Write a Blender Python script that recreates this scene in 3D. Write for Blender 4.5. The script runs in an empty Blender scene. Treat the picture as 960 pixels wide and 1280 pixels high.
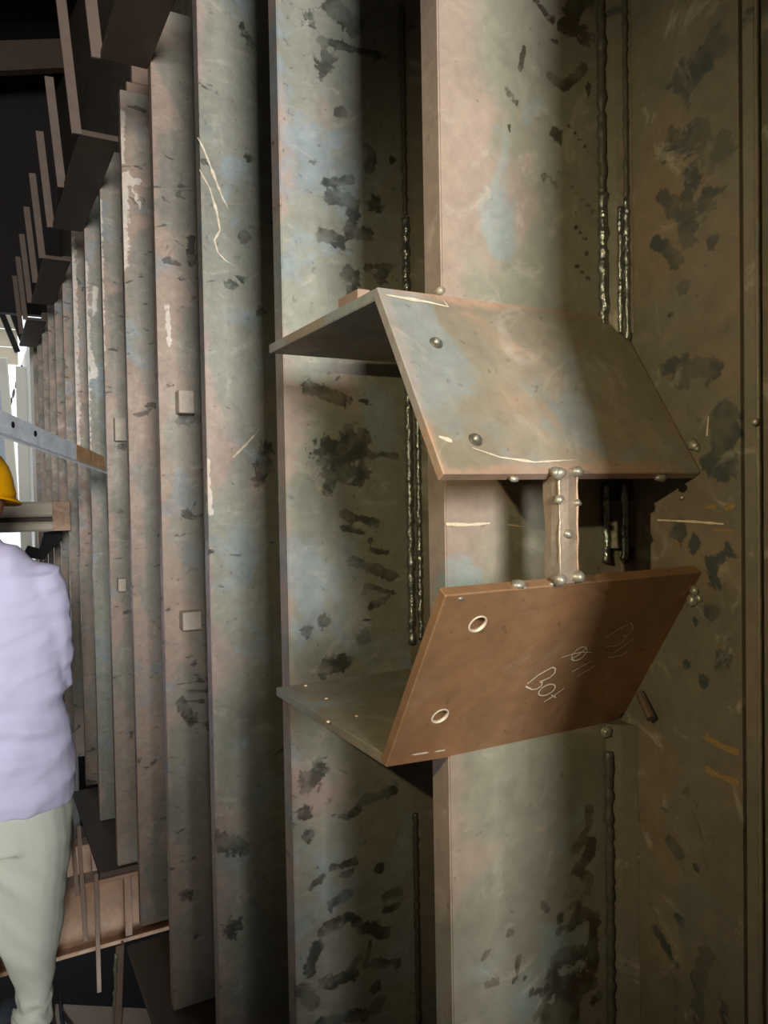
import bpy, bmesh, math, random
from mathutils import Vector, Matrix, noise

C = bpy.context.scene.collection
SC = bpy.context.scene
S = 0.42            # metres: sideways distance from the eye to the outer edges of the stiffeners
H = 1.66            # eye height over the walkway
rnd = random.Random(7)

# ------------------------------------------------------------------ camera
FPX = 950.0
TH, PT, RO = math.atan(510/950), math.radians(1.39), math.radians(1.0)
Fw = Vector((math.sin(TH)*math.cos(PT), math.cos(TH)*math.cos(PT), -math.sin(PT)))
R0 = Vector((math.cos(TH), -math.sin(TH), 0)); U0 = R0.cross(Fw)
Rt = math.cos(RO)*R0 - math.sin(RO)*U0
Up = math.sin(RO)*R0 + math.cos(RO)*U0
cam = bpy.data.cameras.new('camera'); co = bpy.data.objects.new('camera', cam); C.objects.link(co)
cam.sensor_fit = 'HORIZONTAL'; cam.sensor_width = 36; cam.lens = FPX/960*36
cam.clip_start = 0.02
co.matrix_world = Matrix(((Rt.x, Up.x, -Fw.x, 0), (Rt.y, Up.y, -Fw.y, 0), (Rt.z, Up.z, -Fw.z, H), (0, 0, 0, 1)))
SC.camera = co

# ------------------------------------------------------------------ world, lights, exposure
w = bpy.data.worlds.new('sky'); SC.world = w; w.use_nodes = True
w.node_tree.nodes['Background'].inputs[0].default_value = (0.86, 0.93, 1.0, 1)
w.node_tree.nodes['Background'].inputs[1].default_value = 2.0
SC.view_settings.view_transform = 'Standard'; SC.view_settings.look = 'None'
SC.view_settings.exposure = 0.0; SC.view_settings.gamma = 1.0; SC.view_settings.use_curve_mapping = False

def lamp(name, kind, loc, target, energy, color, **kw):
    l = bpy.data.lights.new(name, kind); l.energy = energy; l.color = color
    for k, v in kw.items(): setattr(l, k, v)
    o = bpy.data.objects.new(name, l); C.objects.link(o); o.location = loc
    o.rotation_euler = (Vector(target)-Vector(loc)).to_track_quat('-Z', 'Y').to_euler()
    return o
# added area light behind the photographer, standing in for daylight from the rear
lamp('added_rear_daylight', 'AREA', (-0.42, -2.94, 2.24), (0.5, 1.2, 1.6), 258, (0.97, 0.99, 1.0),
     shape='RECTANGLE', size=0.78, size_y=1.0)
# hand lamp held up beside the photographer
lamp('hand_lamp', 'SPOT', (-0.50*S, 0.55*S, H+0.40*S), (1.30*S, 1.62*S, H+.0*S), 15, (1.0, 0.87, 0.54), shadow_soft_size=0.006, spot_size=math.radians(82), spot_blend=.75)

# ------------------------------------------------------------------ pixel of the photograph -> point of the place (photo units: S)
def ray(x, y): return Fw + Rt*((x-480)/FPX) + Up*((640-y)/FPX)
def onx(x, y, X): d = ray(x, y); return d*(X/d.x)
def ony(x, y, Y): d = ray(x, y); return d*(Y/d.y)
def onz(x, y, Z): d = ray(x, y); return d*(Z/d.z)
def Wd(p): return Vector((p[0]*S, p[1]*S, p[2]*S+H))      # photo units -> world metres

# ------------------------------------------------------------------ materials
def lin(r, g, b): return tuple(((c/255)/12.92 if c/255 <= .04045 else ((c/255+.055)/1.055)**2.4) for c in (r, g, b))+(1,)
class NT:
    def __init__(s, name):
        s.m = bpy.data.materials.new(name); s.m.use_nodes = True
        s.t = s.m.node_tree; s.b = s.t.nodes['Principled BSDF']
    def n(s, kind, **kw):
        o = s.t.nodes.new(kind)
        for k, v in kw.items():
            if hasattr(o, k): setattr(o, k, v)
            else: o.inputs[k].default_value = v
        return o
    def l(s, a, b): s.t.links.new(a, b)
    def mix(s, fac, a, b):
        m = s.n('ShaderNodeMix', data_type='RGBA')
        for v, i in ((fac, 0), (a, 6), (b, 7)):
            if hasattr(v, 'links'): s.l(v, m.inputs[i])
            else: m.inputs[i].default_value = v
        return m.outputs[2]
    def math(s, op, a, b=0.0, c=None):
        m = s.n('ShaderNodeMath', operation=op)
        for i, v in enumerate((a, b) if c is None else (a, b, c)):
            if hasattr(v, 'links'): s.l(v, m.inputs[i])
            else: m.inputs[i].default_value = v
        return m.outputs[0]
    def step(s, v, lo, hi):
        m = s.n('ShaderNodeMapRange', interpolation_type='SMOOTHSTEP')
        s.l(v, m.inputs[0]); m.inputs[1].default_value = lo; m.inputs[2].default_value = hi
        return m.outputs[0]

def coords(t, stretch=(1, 1, 1), rot=(0, 0, 0)):
    tc = t.n('ShaderNodeTexCoord'); oi = t.n('ShaderNodeObjectInfo')
    mp = t.n('ShaderNodeMapping'); mp.inputs[3].default_value = stretch; mp.inputs[2].default_value = rot
    sc = t.math('MULTIPLY', oi.outputs['Random'], 31.0)
    t.l(tc.outputs['Object'], mp.inputs[0]); t.l(sc, mp.inputs[1])
    return mp.outputs[0]

def steel(name, base, rust, blue, dark, rust_amt=.5, blue_amt=.62, dark_amt=.70, rough=.5, metal=.25, spec=.5,
          bump=.25, grain=60, scuff=.30, edge=True, dirscale=(1, 1, 1)):
    t = NT(name); v = coords(t); v2 = coords(t, dirscale, (0, .6, 0))
    def nz(scale, detail=4, dist=0., vec=v, rough_=.55):
        o = t.n('ShaderNodeTexNoise'); o.inputs['Scale'].default_value = scale; o.inputs['Detail'].default_value = detail
        o.inputs['Distortion'].default_value = dist; o.inputs['Roughness'].default_value = rough_
        t.l(vec, o.inputs['Vector']); return o.outputs[0]
    n1, n2, n3, n4 = nz(5, 5, .6), nz(7.3, 4, .4), nz(11, 6, 1.0, v2), nz(grain, 3)
    tone = t.mix(t.step(nz(2.2, 3), .35, .65), base, tuple(c*.78 for c in base[:3])+(1,))
    rm = n1
    if edge:
        a = t.n('ShaderNodeAttribute', attribute_name='edge')
        rm = t.math('ADD', n1, t.math('MULTIPLY', a.outputs['Fac'], .22))
    a2 = t.n('ShaderNodeAttribute', attribute_name='rust')
    rm = t.math('ADD', rm, a2.outputs['Fac'])
    col = t.mix(t.math('MULTIPLY', t.step(rm, rust_amt, rust_amt+.16), .85), tone, rust)
    col = t.mix(t.math('MULTIPLY', t.step(n2, blue_amt, blue_amt+.10), .6), col, blue)
    st = t.n('ShaderNodeAttribute', attribute_name='stain')
    wob = t.math('ADD', t.math('MULTIPLY', t.math('SUBTRACT', nz(34, 6, 1.2), .5), 1.5), t.math('MULTIPLY', t.math('SUBTRACT', nz(110, 3, .5), .5), .5))
    dm = t.step(t.math('ADD', st.outputs['Fac'], wob), .44, .62)
    dm = t.math('MULTIPLY', dm, t.math('ADD', t.math('MULTIPLY', t.step(nz(24, 4), .38, .62), .55), .45))
    dm2 = t.math('MULTIPLY', t.step(n3, dark_amt, dark_amt+.05), .8)
    dmx = t.math('MAXIMUM', dm, dm2)
    col = t.mix(t.math('MULTIPLY', dmx, .86), col, dark)
    br = t.n('ShaderNodeAttribute', attribute_name='bare')
    bmk = t.step(t.math('ADD', br.outputs['Fac'], t.math('MULTIPLY', t.math('SUBTRACT', nz(30, 6, 1.5), .5), 1.6)), .46, .66)
    col = t.mix(t.math('MULTIPLY', bmk, .68), col, lin(232, 218, 200))
    scf = t.step(nz(9, 6, 2.2, v2, .65), .56, .70)
    col = t.mix(t.math('MULTIPLY', scf, scuff), col, lin(196, 186, 168))
    spk = t.step(nz(75, 3), .66, .72)
    col = t.mix(t.math('MULTIPLY', spk, .35), col, dark)
    gf = t.math('ADD', t.math('MULTIPLY', t.math('SUBTRACT', n4, .5), .30), t.math('MULTIPLY', t.math('SUBTRACT', nz(24, 8, .6, v, .72), .5), .75))
    hs = t.n('ShaderNodeHueSaturation'); t.l(col, hs.inputs['Color']); t.l(t.math('ADD', gf, 1.0), hs.inputs['Value'])
    t.l(hs.outputs[0], t.b.inputs['Base Color'])
    t.b.inputs['Metallic'].default_value = metal
    t.b.inputs['Specular IOR Level'].default_value = spec
    t.l(t.math('ADD', t.math('MULTIPLY', t.math('SUBTRACT', nz(19, 6, .8), .5), .5), rough), t.b.inputs['Roughness'])
    bp = t.n('ShaderNodeBump'); bp.inputs['Strength'].default_value = bump; bp.inputs['Distance'].default_value = .0015
    t.l(t.math('ADD', nz(grain*1.6, 4), t.math('MULTIPLY', dmx, .5)), bp.inputs['Height']); t.l(bp.outputs[0], t.b.inputs['Normal'])
    return t.m

def plain(name, col, rough=.6, metal=0., var=.25, scale=30, bump=.2, dist=.002, spec=.5):
    t = NT(name); v = coords(t)
    n = t.n('ShaderNodeTexNoise'); n.inputs['Scale'].default_value = scale; n.inputs['Detail'].default_value = 5; t.l(v, n.inputs['Vector'])
    f = t.math('ADD', t.math('MULTIPLY', t.math('SUBTRACT', n.outputs[0], .5), var*2), 1.0)
    hs = t.n('ShaderNodeHueSaturation'); hs.inputs['Color'].default_value = col; t.l(f, hs.inputs['Value'])
    t.l(hs.outputs[0], t.b.inputs['Base Color'])
    t.b.inputs['Roughness'].default_value = rough; t.b.inputs['Metallic'].default_value = metal
    t.b.inputs['Specular IOR Level'].default_value = spec
    bp = t.n('ShaderNodeBump'); bp.inputs['Strength'].default_value = bump; bp.inputs['Distance'].default_value = dist
    t.l(n.outputs[0], bp.inputs['Height']); t.l(bp.outputs[0], t.b.inputs['Normal'])
    return t.m

M = {}
M['scale'] = steel('mill_scale_steel', lin(150, 148, 132), lin(170, 148, 134), lin(142, 154, 158), lin(46, 45, 38), dirscale=(1, 1, 2.0), dark_amt=.66, rust_amt=.60, blue_amt=.52)
M['scaleb'] = steel('brown_mill_scale_steel', lin(150, 142, 126), lin(168, 144, 126), lin(140, 146, 146), lin(50, 44, 38), dirscale=(1, 1, 2.0), dark_amt=.62, rust_amt=.54, blue_amt=.57)
M['clean'] = steel('clean_rolled_steel', lin(142, 137, 118), lin(158, 136, 120), lin(136, 152, 148), lin(58, 48, 34), dark_amt=.80, rust_amt=.55, blue_amt=.56)
M['wall'] = steel('wall_steel', lin(112, 103, 86), lin(116, 100, 80), lin(90, 96, 90), lin(44, 52, 50), dark_amt=.66, rough=.55, edge=False, metal=.15)
M['brkt'] = steel('bracket_steel', lin(152, 140, 118), lin(176, 142, 116), lin(140, 148, 146), lin(66, 58, 46), dark_amt=.84, rust_amt=.53, blue_amt=.5, edge=True)
M['brown'] = steel('brown_bracket_steel', lin(152, 114, 80), lin(162, 115, 78), lin(136, 108, 82), lin(60, 46, 34), dark_amt=.90, rough=.42, edge=False, scuff=.07)
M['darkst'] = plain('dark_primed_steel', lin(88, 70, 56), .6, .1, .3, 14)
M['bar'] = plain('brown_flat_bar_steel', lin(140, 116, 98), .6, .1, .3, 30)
M['shadebar'] = plain('shaded_flat_bar_steel', lin(108, 90, 76), .7, .1, .3, 30)  # flat bar steel darkened; the weaker light overhead is put into the colour
M['pale_blue'] = plain('pale_blue_sheet', lin(196, 206, 222), .7, 0, .06, 6)
M['weld'] = plain('weld_bead_metal', lin(150, 152, 146), .25, .9, .6, 150, .9, .003)
M['weld_dull'] = plain('dull_weld_metal', lin(84, 80, 68), .5, .3, .3, 120, .5, .002)
M['spat'] = plain('spatter_metal', lin(150, 142, 126), .42, .5, .5, 160, .5, .001)
M['bright'] = plain('bare_bright_metal', lin(214, 196, 170), .5, .2, .5, 120)
M['hole'] = plain('flat_black', lin(16, 14, 12), .8, 0, .2, 50)  # plain black; the dark inside of holes and slots put into colour
M['chalk'] = plain('white_chalk', lin(196, 178, 150), .9, 0, .3, 400, 0)
M['chalk_y'] = plain('yellow_chalk', lin(128, 104, 62), .9, 0, .35, 400, 0)
M['floor'] = plain('pale_walkway', lin(196, 182, 168), .8, 0, .2, 12)
M['ground'] = plain('dark_shop_floor', lin(84, 74, 66), .9, 0, .3, 8)
M['pit'] = plain('pit_dirt', lin(40, 32, 28), .95, 0, .3, 5)
M['roof'] = plain('dark_roof_sheet', lin(44, 38, 36), .9, 0, .2, 3)
M['girder'] = steel('girder_steel', lin(176, 140, 112), lin(182, 142, 112), lin(160, 136, 116), lin(90, 70, 56), dark_amt=.85, edge=False)
M['galv'] = plain('galvanised_steel', lin(226, 229, 234), .5, .05, .35, 30)
M['rusty'] = plain('orange_rust', lin(186, 146, 104), .8, 0, .55, 45)
M['white'] = plain('white_sheet_shell', lin(238, 234, 222), .7, 0, .06, 4)  # white for ribbed sheets; on the far shell it stands in for daylight
M['cream'] = plain('cream_cladding', lin(232, 216, 190), .7, 0, .08, 6)
M['shirt'] = plain('lavender_cotton', lin(234, 226, 254), .85, 0, .05, 300, .15, .001, .2)
M['trous'] = plain('pale_khaki_cotton', lin(230, 232, 214), .9, 0, .06, 250, .15, .001, .2)
M['skin'] = plain('brown_skin', lin(150, 98, 74), .55, 0, .08, 80)
M['hair'] = plain('black_hair', lin(26, 22, 22), .7, 0, .3, 300, .5)
M['helmet'] = plain('yellow_helmet_plastic', lin(250, 178, 8), .35, 0, .03, 20, .02)
M['boot'] = plain('dark_boot_leather', lin(58, 62, 72), .6, 0, .2, 60)

# ------------------------------------------------------------------ object helpers
def obj(name, bm, mat, parent=None, smooth=False, origin=None):
    if origin is not None: bmesh.ops.translate(bm, verts=bm.verts, vec=-Vector(origin))
    me = bpy.data.meshes.new(name); bmesh.ops.recalc_face_normals(bm, faces=bm.faces); bm.to_mesh(me); bm.free()
    if smooth:
        for p in me.polygons: p.use_smooth = True
    me.materials.append(mat)
    o = bpy.data.objects.new(name, me); C.objects.link(o)
    if origin is not None: o.location = origin
    if parent is not None:
        o.parent = parent
        if origin is not None: o.location = Vector(origin)-parent_loc(parent)
        else: o.location = -parent_loc(parent)
    return o
def parent_loc(p):
    v = Vector(p.location)
    while p.parent: p = p.parent; v += p.location
    return v
def tag(o, label, cat=None, group=None):
    o['label'] = label
    if cat: o['category'] = cat
    if group: o['group'] = group
    return o
def struct(o): o['kind'] = 'structure'; return o
def thing(name, label, cat, loc, group=None):
    o = bpy.data.objects.new(name, None); C.objects.link(o); o.location = loc; o.empty_display_size = .05
    return tag(o, label, cat, group)

def bevel_all(bm, off, seg=1):
    bmesh.ops.bevel(bm, geom=[e for e in bm.edges], offset=off, segments=seg, affect='EDGES', clamp_overlap=True)
def box(bm, lo, hi, bev=0.):
    b = bmesh.new()
    vs = [b.verts.new((x, y, z)) for x in (lo[0], hi[0]) for y in (lo[1], hi[1]) for z in (lo[2], hi[2])]
    for f in ((0, 1, 3, 2), (4, 6, 7, 5), (0, 4, 5, 1), (2, 3, 7, 6), (0, 2, 6, 4), (1, 5, 7, 3)): b.faces.new([vs[i] for i in f])
    bmesh.ops.recalc_face_normals(b, faces=b.faces)
    if bev: bevel_all(b, bev)
    merge(bm, b); return bm
def merge(bm, b):
    me = bpy.data.meshes.new('tmp'); b.to_mesh(me); b.free(); bm.from_mesh(me); bpy.data.meshes.remove(me)
def prism(bm, pts, vec, bev=0.):
    b = bmesh.new(); v = [b.verts.new(p) for p in pts]; f = b.faces.new(v)
    r = bmesh.ops.extrude_face_region(b, geom=[f])
    bmesh.ops.translate(b, verts=[e for e in r['geom'] if isinstance(e, bmesh.types.BMVert)], vec=vec)
    bmesh.ops.recalc_face_normals(b, faces=b.faces)
    if bev:
        bevel_all(b, bev)
    merge(bm, b); return bm
def bar(bm, p0, p1, wx, wy, side=None, bev=0.):
    p0, p1 = Vector(p0), Vector(p1); d = (p1-p0).normalized()
    s = Vector(side) if side else Vector((1, 0, 0)); s = (s - d*s.dot(d)).normalized(); t = d.cross(s)
    q = [p0+s*a*wx/2+t*b*wy/2 for a, b in ((-1, -1), (1, -1), (1, 1), (-1, 1))]
    return prism(bm, q, p1-p0, bev)
def tube(bm, pts, rad, n=8, cap=True):
    pts = [Vector(p) for p in pts]; rings = []; s0 = None
    for i, p in enumerate(pts):
        d = (pts[min(i+1, len(pts)-1)]-pts[max(i-1, 0)]).normalized()
        if s0 is None: s0 = d.orthogonal() if abs(d.z) < .9 else Vector((1, 0, 0))
        s = (s0-d*s0.dot(d)).normalized(); s0 = s
        t = d.cross(s); r = rad[i] if isinstance(rad, (list, tuple)) else rad
        rings.append([bm.verts.new(p+(s*math.cos(a)+t*math.sin(a))*r) for a in [2*math.pi*k/n for k in range(n)]])
    for a, b in zip(rings, rings[1:]):
        for k in range(n): bm.faces.new((a[k], a[(k+1) % n], b[(k+1) % n], b[k]))
    if cap: bm.faces.new(rings[0][::-1]); bm.faces.new(rings[-1])
    return bm
def weld(bm, p0, p1, r, seed, pitch=.005, wob=.42, n=8):
    rr = random.Random(seed); p0, p1 = Vector(p0), Vector(p1); L = (p1-p0).length; k = max(3, int(L/pitch)); P, Rr = [], []
    for i in range(k+1):
        f = i/k
        P.append(p0.lerp(p1, f)+Vector((rr.uniform(-1, 1), rr.uniform(-1, 1), 0))*r*wob*.4)
        Rr.append(r*(1+wob*(noise.noise(Vector((seed, i*.35, 0)))*.9+rr.uniform(-.35, .35)))*(1.0 if i % 2 else .93))
    return tube(bm, P, Rr, n)
def blob(bm, p, r, seed, squash=(1, 1, 1), sub=2):
    b = bmesh.new(); bmesh.ops.create_icosphere(b, subdivisions=sub, radius=r)
    for v in b.verts:
        k = 1+.35*noise.noise(v.co/r*1.3+Vector((seed, 0, 0)))
        v.co = Vector((v.co.x*squash[0], v.co.y*squash[1], v.co.z*squash[2]))*k+Vector(p)
    merge(bm, b); return bm
def ribbon(bm, pts, width, nrm, lift=.0006, taper=False, rough=.25, seed=1):
    rr = random.Random(seed); nrm = Vector(nrm).normalized(); P = []
    for a, b in zip(pts, pts[1:]):
        k = max(2, int((Vector(b)-Vector(a)).length/.004))
        P += [Vector(a).lerp(Vector(b), i/k) for i in range(k)]
    P.append(Vector(pts[-1])); prev = None
    for i, p in enumerate(P):
        d = (P[min(i+1, len(P)-1)]-P[max(i-1, 0)]).normalized(); s = d.cross(nrm).normalized()
        wd = width*.5*(1+rough*(1.6*noise.noise(p*70+Vector((seed, 0, 0)))+rr.uniform(-.25, .25)))*(math.sin(math.pi*(.12+.85*i/len(P))) if taper else 1)
        q = (bm.verts.new(p+nrm*lift+s*wd), bm.verts.new(p+nrm*lift-s*wd))
        if prev: bm.faces.new((prev[0], prev[1], q[1], q[0]))
        prev = q
    return bm
def paint(me, strokes, key='stain', base=None):
    """strokes: list of (list of points in mesh coordinates, radius); stored as a smooth field for the steel material"""
    at = me.attributes.get(key) or me.attributes.new(key, 'FLOAT', 'POINT')
    segs = []
    for pts, r in strokes:
        pts = [Vector(p) for p in pts]
        if len(pts) == 1: pts = pts*2
        for a, b in zip(pts, pts[1:]): segs.append((a, b-a, (b-a).length_squared, r))
    vals = []
    for v in me.vertices:
        m = 0.
        for a, ab, l2, r in segs:
            ap = v.co-a
            if abs(ap.z) > 2.2*r+abs(ab.z): continue
            t = 0 if l2 == 0 else max(0, min(1, ap.dot(ab)/l2))
            q = 1-.5*(ap-ab*t).length/r
            if q > m: m = q
        vals.append(m)
    at.data.foreach_set('value', vals)
def frange(a, b, st):
    n = max(1, round((b-a)/st)); return [a+(b-a)*i/n for i in range(n+1)]
def grid_plate(xs, zs, y0, y1, bev=.0015):
    """plate in the XZ plane, gridded; near face at y0, far face at y1"""
    bm = bmesh.new(); g = [[bm.verts.new((x, y0, z)) for x in xs] for z in zs]
    for a, b in zip(g, g[1:]):
        for i in range(len(xs)-1): bm.faces.new((a[i], a[i+1], b[i+1], b[i]))
    r = bmesh.ops.extrude_face_region(bm, geom=list(bm.faces))
    bmesh.ops.translate(bm, verts=[e for e in r['geom'] if isinstance(e, bmesh.types.BMVert)], vec=(0, y1-y0, 0))
    bmesh.ops.recalc_face_normals(bm, faces=bm.faces)
    es = [e for e in bm.edges if len(e.link_faces) == 2 and e.calc_face_angle(0) > 1 and abs(e.verts[0].co.x-xs[0]) < 1e-6 and abs(e.verts[1].co.x-xs[0]) < 1e-6]
    bmesh.ops.bevel(bm, geom=es, offset=bev, segments=2, affect='EDGES')
    return bm

# ------------------------------------------------------------------ the setting
XW = 1.573                                   # inner face of the shell plate
def wbox(lo, hi, bev=0., bm=None): return box(bm or bmesh.new(), Wd(lo), Wd(hi), bev)

# shell plate behind the stiffeners (gridded where the photograph looks at it)
bm = bmesh.new()
us = frange(1.168, 1.60, .012)+[1.7, 2.0, 2.4, 3, 5, 9, 13, 17]
zs = [-4.2, -2.2]+frange(-1.25, 1.35, .012)+[2, 3, 8.0]
g = [[bm.verts.new(Wd((XW, u, z))) for u in us] for z in zs]
for a, b in zip(g, g[1:]):
    for i in range(len(us)-1): bm.faces.new((a[i], b[i], b[i+1], a[i+1]))
r = bmesh.ops.extrude_face_region(bm, geom=list(bm.faces))
bmesh.ops.translate(bm, verts=[e for e in r['geom'] if isinstance(e, bmesh.types.BMVert)], vec=(.03, 0, 0))
wallr = struct(obj('wall_right', bm, M['wall']))
def strokes_on(fn, lst): return [([Wd(fn(x, y)) for x, y in pts], r_) for pts, r_ in lst]
k_w = .0009
paint(wallr.data, strokes_on(lambda x, y: onx(x, y, XW), [(p, r*k_w) for p, r in [
    ([(835, 462), (890, 458)], 14), ([(850, 475)], 14), ([(905, 520), (905, 585)], 17), ([(885, 575)], 10), ([(910, 690)], 12), ([(885, 700), (895, 730)], 9),
    ([(850, 665)], 12), ([(870, 680)], 10), ([(890, 765)], 11), ([(900, 822)], 13), ([(858, 833)], 6), ([(880, 850)], 10), ([(868, 775)], 5),
    ([(860, 100), (890, 60)], 22), ([(840, 180), (870, 170)], 18), ([(900, 190)], 20), ([(830, 245), (840, 260)], 10), ([(862, 220), (858, 300)], 12), ([(885, 250)], 16),
    ([(820, 300), (845, 330)], 9), ([(890, 300)], 9), ([(855, 360)], 9), ([(838, 395)], 6), ([(838, 1050), (848, 1065)], 8), ([(870, 1085)], 5), ([(820, 1160), (845, 1205)], 7),
    ([(885, 1190), (868, 1240)], 9), ([(850, 1150)], 7), ([(905, 1260)], 9)]]))
# neighbouring shell plate towards the camera, and the band along their joint
obj('wall_plate', wbox((XW+.025, -16, -4.2), (XW+.07, 1.128, 4.5)), M['wall'], wallr)
obj('seam_band', wbox((XW+.006, 1.130, -4.2), (XW+.07, 1.1665, 4.5), .002), M['wall'], wallr)
bm = bmesh.new(); weld(bm, Wd((XW+.012, 1.131, -1.4)), Wd((XW+.012, 1.131, 1.4)), .0022, 90, .012, .3, 6)
obj('weld_bead', bm, M['wall'], wallr, True)
bm = bmesh.new()
for pts, wd in (([(822, 650), (868, 652), (905, 655)], .0022), ([(886, 520), (884, 545)], .0016)):
    ribbon(bm, [Wd(onx(x, y, XW)) for x, y in pts], wd, (-1, 0, 0), seed=3, rough=.6)
o = obj('chalk_line', bm, M['chalk'], wallr)
for k, (pts, wd) in enumerate((([(882, 921), (905, 934), (925, 941)], .006), ([(882, 961), (900, 970), (925, 979)], .007), ([(882, 634), (896, 633)], .005), ([(906, 636), (920, 631)], .005), ([(892, 662), (918, 664)], .003))):
    bm = bmesh.new(); ribbon(bm, [Wd(onx(x, y, XW)) for x, y in pts], wd, (-1, 0, 0), seed=20+k, rough=.6)
    obj('chalk_stroke', bm, M['chalk_y'], wallr)
for k, (x, y, r_) in enumerate(((868, 556, .006), (872, 560, .004), (826, 716, .006), (869, 738, .0055), (866, 750, .0065), (874, 748, .004), (853, 622, .003), (944, 527, .004), (800, 1072, .002))):
    bm = bmesh.new(); blob(bm, Wd(onx(x, y, XW))+Vector((-r_*.3, 0, 0)), r_, k+1, (.7, 1, 1)); obj('weld_spatter', bm, M['spat'], wallr, True)
bm = bmesh.new(); tube(bm, [Wd(onx(803, 866, XW))+Vector((-.004, 0, 0)), Wd(onx(813, 893, XW))+Vector((-.012, -.012, 0))], .0052, 10)
tag(obj('rod_stub', bm, M['darkst'], wallr, False), 'short dark steel rod stub welded to the shell plate')

# floor slab (walkway), pit below the structure, roof, hall walls
bm = bmesh.new()
prism(bm, [Wd(p) for p in ((-9, -18, -3.952), (1.56, -18, -3.952), (1.56, 5.62, -3.952), (1.032, 5.957, -3.952), (.388, 6.366, -3.952), (-.4, 6.87, -3.952), (-9, 12.3, -3.952))], (0, 0, -.06))
struct(obj('floor', bm, M['ground']))
struct(obj('floor', wbox((-9, 5, -6.6), (9, 40, -6.5)), M['pit']))
bm = bmesh.new(); prism(bm, [Wd(p) for p in ((.43, 6.375, -3.92), (1.5, 5.655, -3.92), (1.28, 5.33, -3.92), (.43, 5.90, -3.92))], (0, 0, -.031*S), .002)
tag(obj('walkway_plank', bm, M['floor']), 'pale plank along the end of the walkway, at the worker\'s feet', 'plank')
kr = .30
bm = bmesh.new(); prism(bm, [Wd(p) for p in ((-9, -19, 5.6-9*kr+2), (9, -19, 5.6+9*kr+2), (9, 16.3, 5.6+9*kr+2), (-9, 16.3, 5.6-9*kr+2))], (0, 0, .05))
ceil = struct(obj('ceiling', bm, M['roof']))
for u in (5.4, 7.4, 9.6, 12., 14.4, 16.2):
    bm = bmesh.new(); bar(bm, Wd((-8.9, u, 7.25-8.9*kr)), Wd((8.5, u, 7.25+8.5*kr)), .08, .2, (0, 1, 0)); obj('rafter', bm, M['darkst'], ceil)
struct(obj('wall_left', wbox((-9.3, -19, -6.6), (-9.05, 16.3, 9)), M['roof']))
bm = bmesh.new(); wbox((-9.0, -19.4, -4), (-6.6, -19.1, 11), 0, bm); wbox((-1.7, -19.4, -4), (9, -19.1, 11), 0, bm); wbox((-6.6, -19.4, 2.0), (-1.7, -19.1, 11), 0, bm); wbox((-5.2, -19.4, -4), (-1.7, -19.1, 2.0), 0, bm)
struct(obj('wall_back', bm, M['roof']))
bm = bmesh.new(); wbox((-9.0, 16.1, -6.6), (-1.6, 16.28, 9), 0, bm); wbox((-1.6, 16.1, 3.55), (1.66, 16.28, 9), 0, bm); wbox((1.66, 16.1, -6.6), (9, 16.28, 9), 0, bm)
struct(obj('wall_front', bm, M['roof']))
struct(obj('wall_right', wbox((9.0, -19, -6.6), (9.2, 16.3, 11)), M['roof']))

# ------------------------------------------------------------------ stiffener plates
ZT, ZB = 2.96, -3.19
def fin_u(n): return 1.63 if n == 0 else 1.64+1.06*n      # far face
def fin_t(n): return .080 if n == 0 else .085
words = {0: 'upright stiffener plate that carries the two bent brackets', 1: 'blotchy upright stiffener plate right behind the bent brackets',
 2: 'upright stiffener plate with bright scratched lines, second behind the bracket one', 3: 'upright stiffener plate with two small square cleats, third behind the bracket one',
 4: 'upright stiffener plate with a ground bright patch near its top, left of the two-cleat plate', 5: 'upright stiffener plate at which the slanting brace ends',
 6: 'pale grey upright stiffener plate passing right behind the slanting brace', 7: 'upright stiffener plate with a streaky bright edge, eighth from the bracket one',
 8: 'ninth upright stiffener plate from the one with the brackets', 9: 'tenth upright stiffener plate from the one with the brackets', 10: 'eleventh upright stiffener plate from the bracket one, far down the row',
 11: 'twelfth upright stiffener plate from the bracket one, far down the row', 12: 'thirteenth upright stiffener plate from the bracket one, far down the row', 13: 'last thin upright stiffener plate at the far end of the row',
 -1: 'upright stiffener plate just past the photo edge, in front of the bracket one',
 -2: 'upright stiffener plate beside the photographer, out of the photo', -3: 'upright stiffener plate behind the photographer, second past the photo edge', -4: 'rearmost upright stiffener plate behind the photographer, third past the photo edge'}
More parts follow.
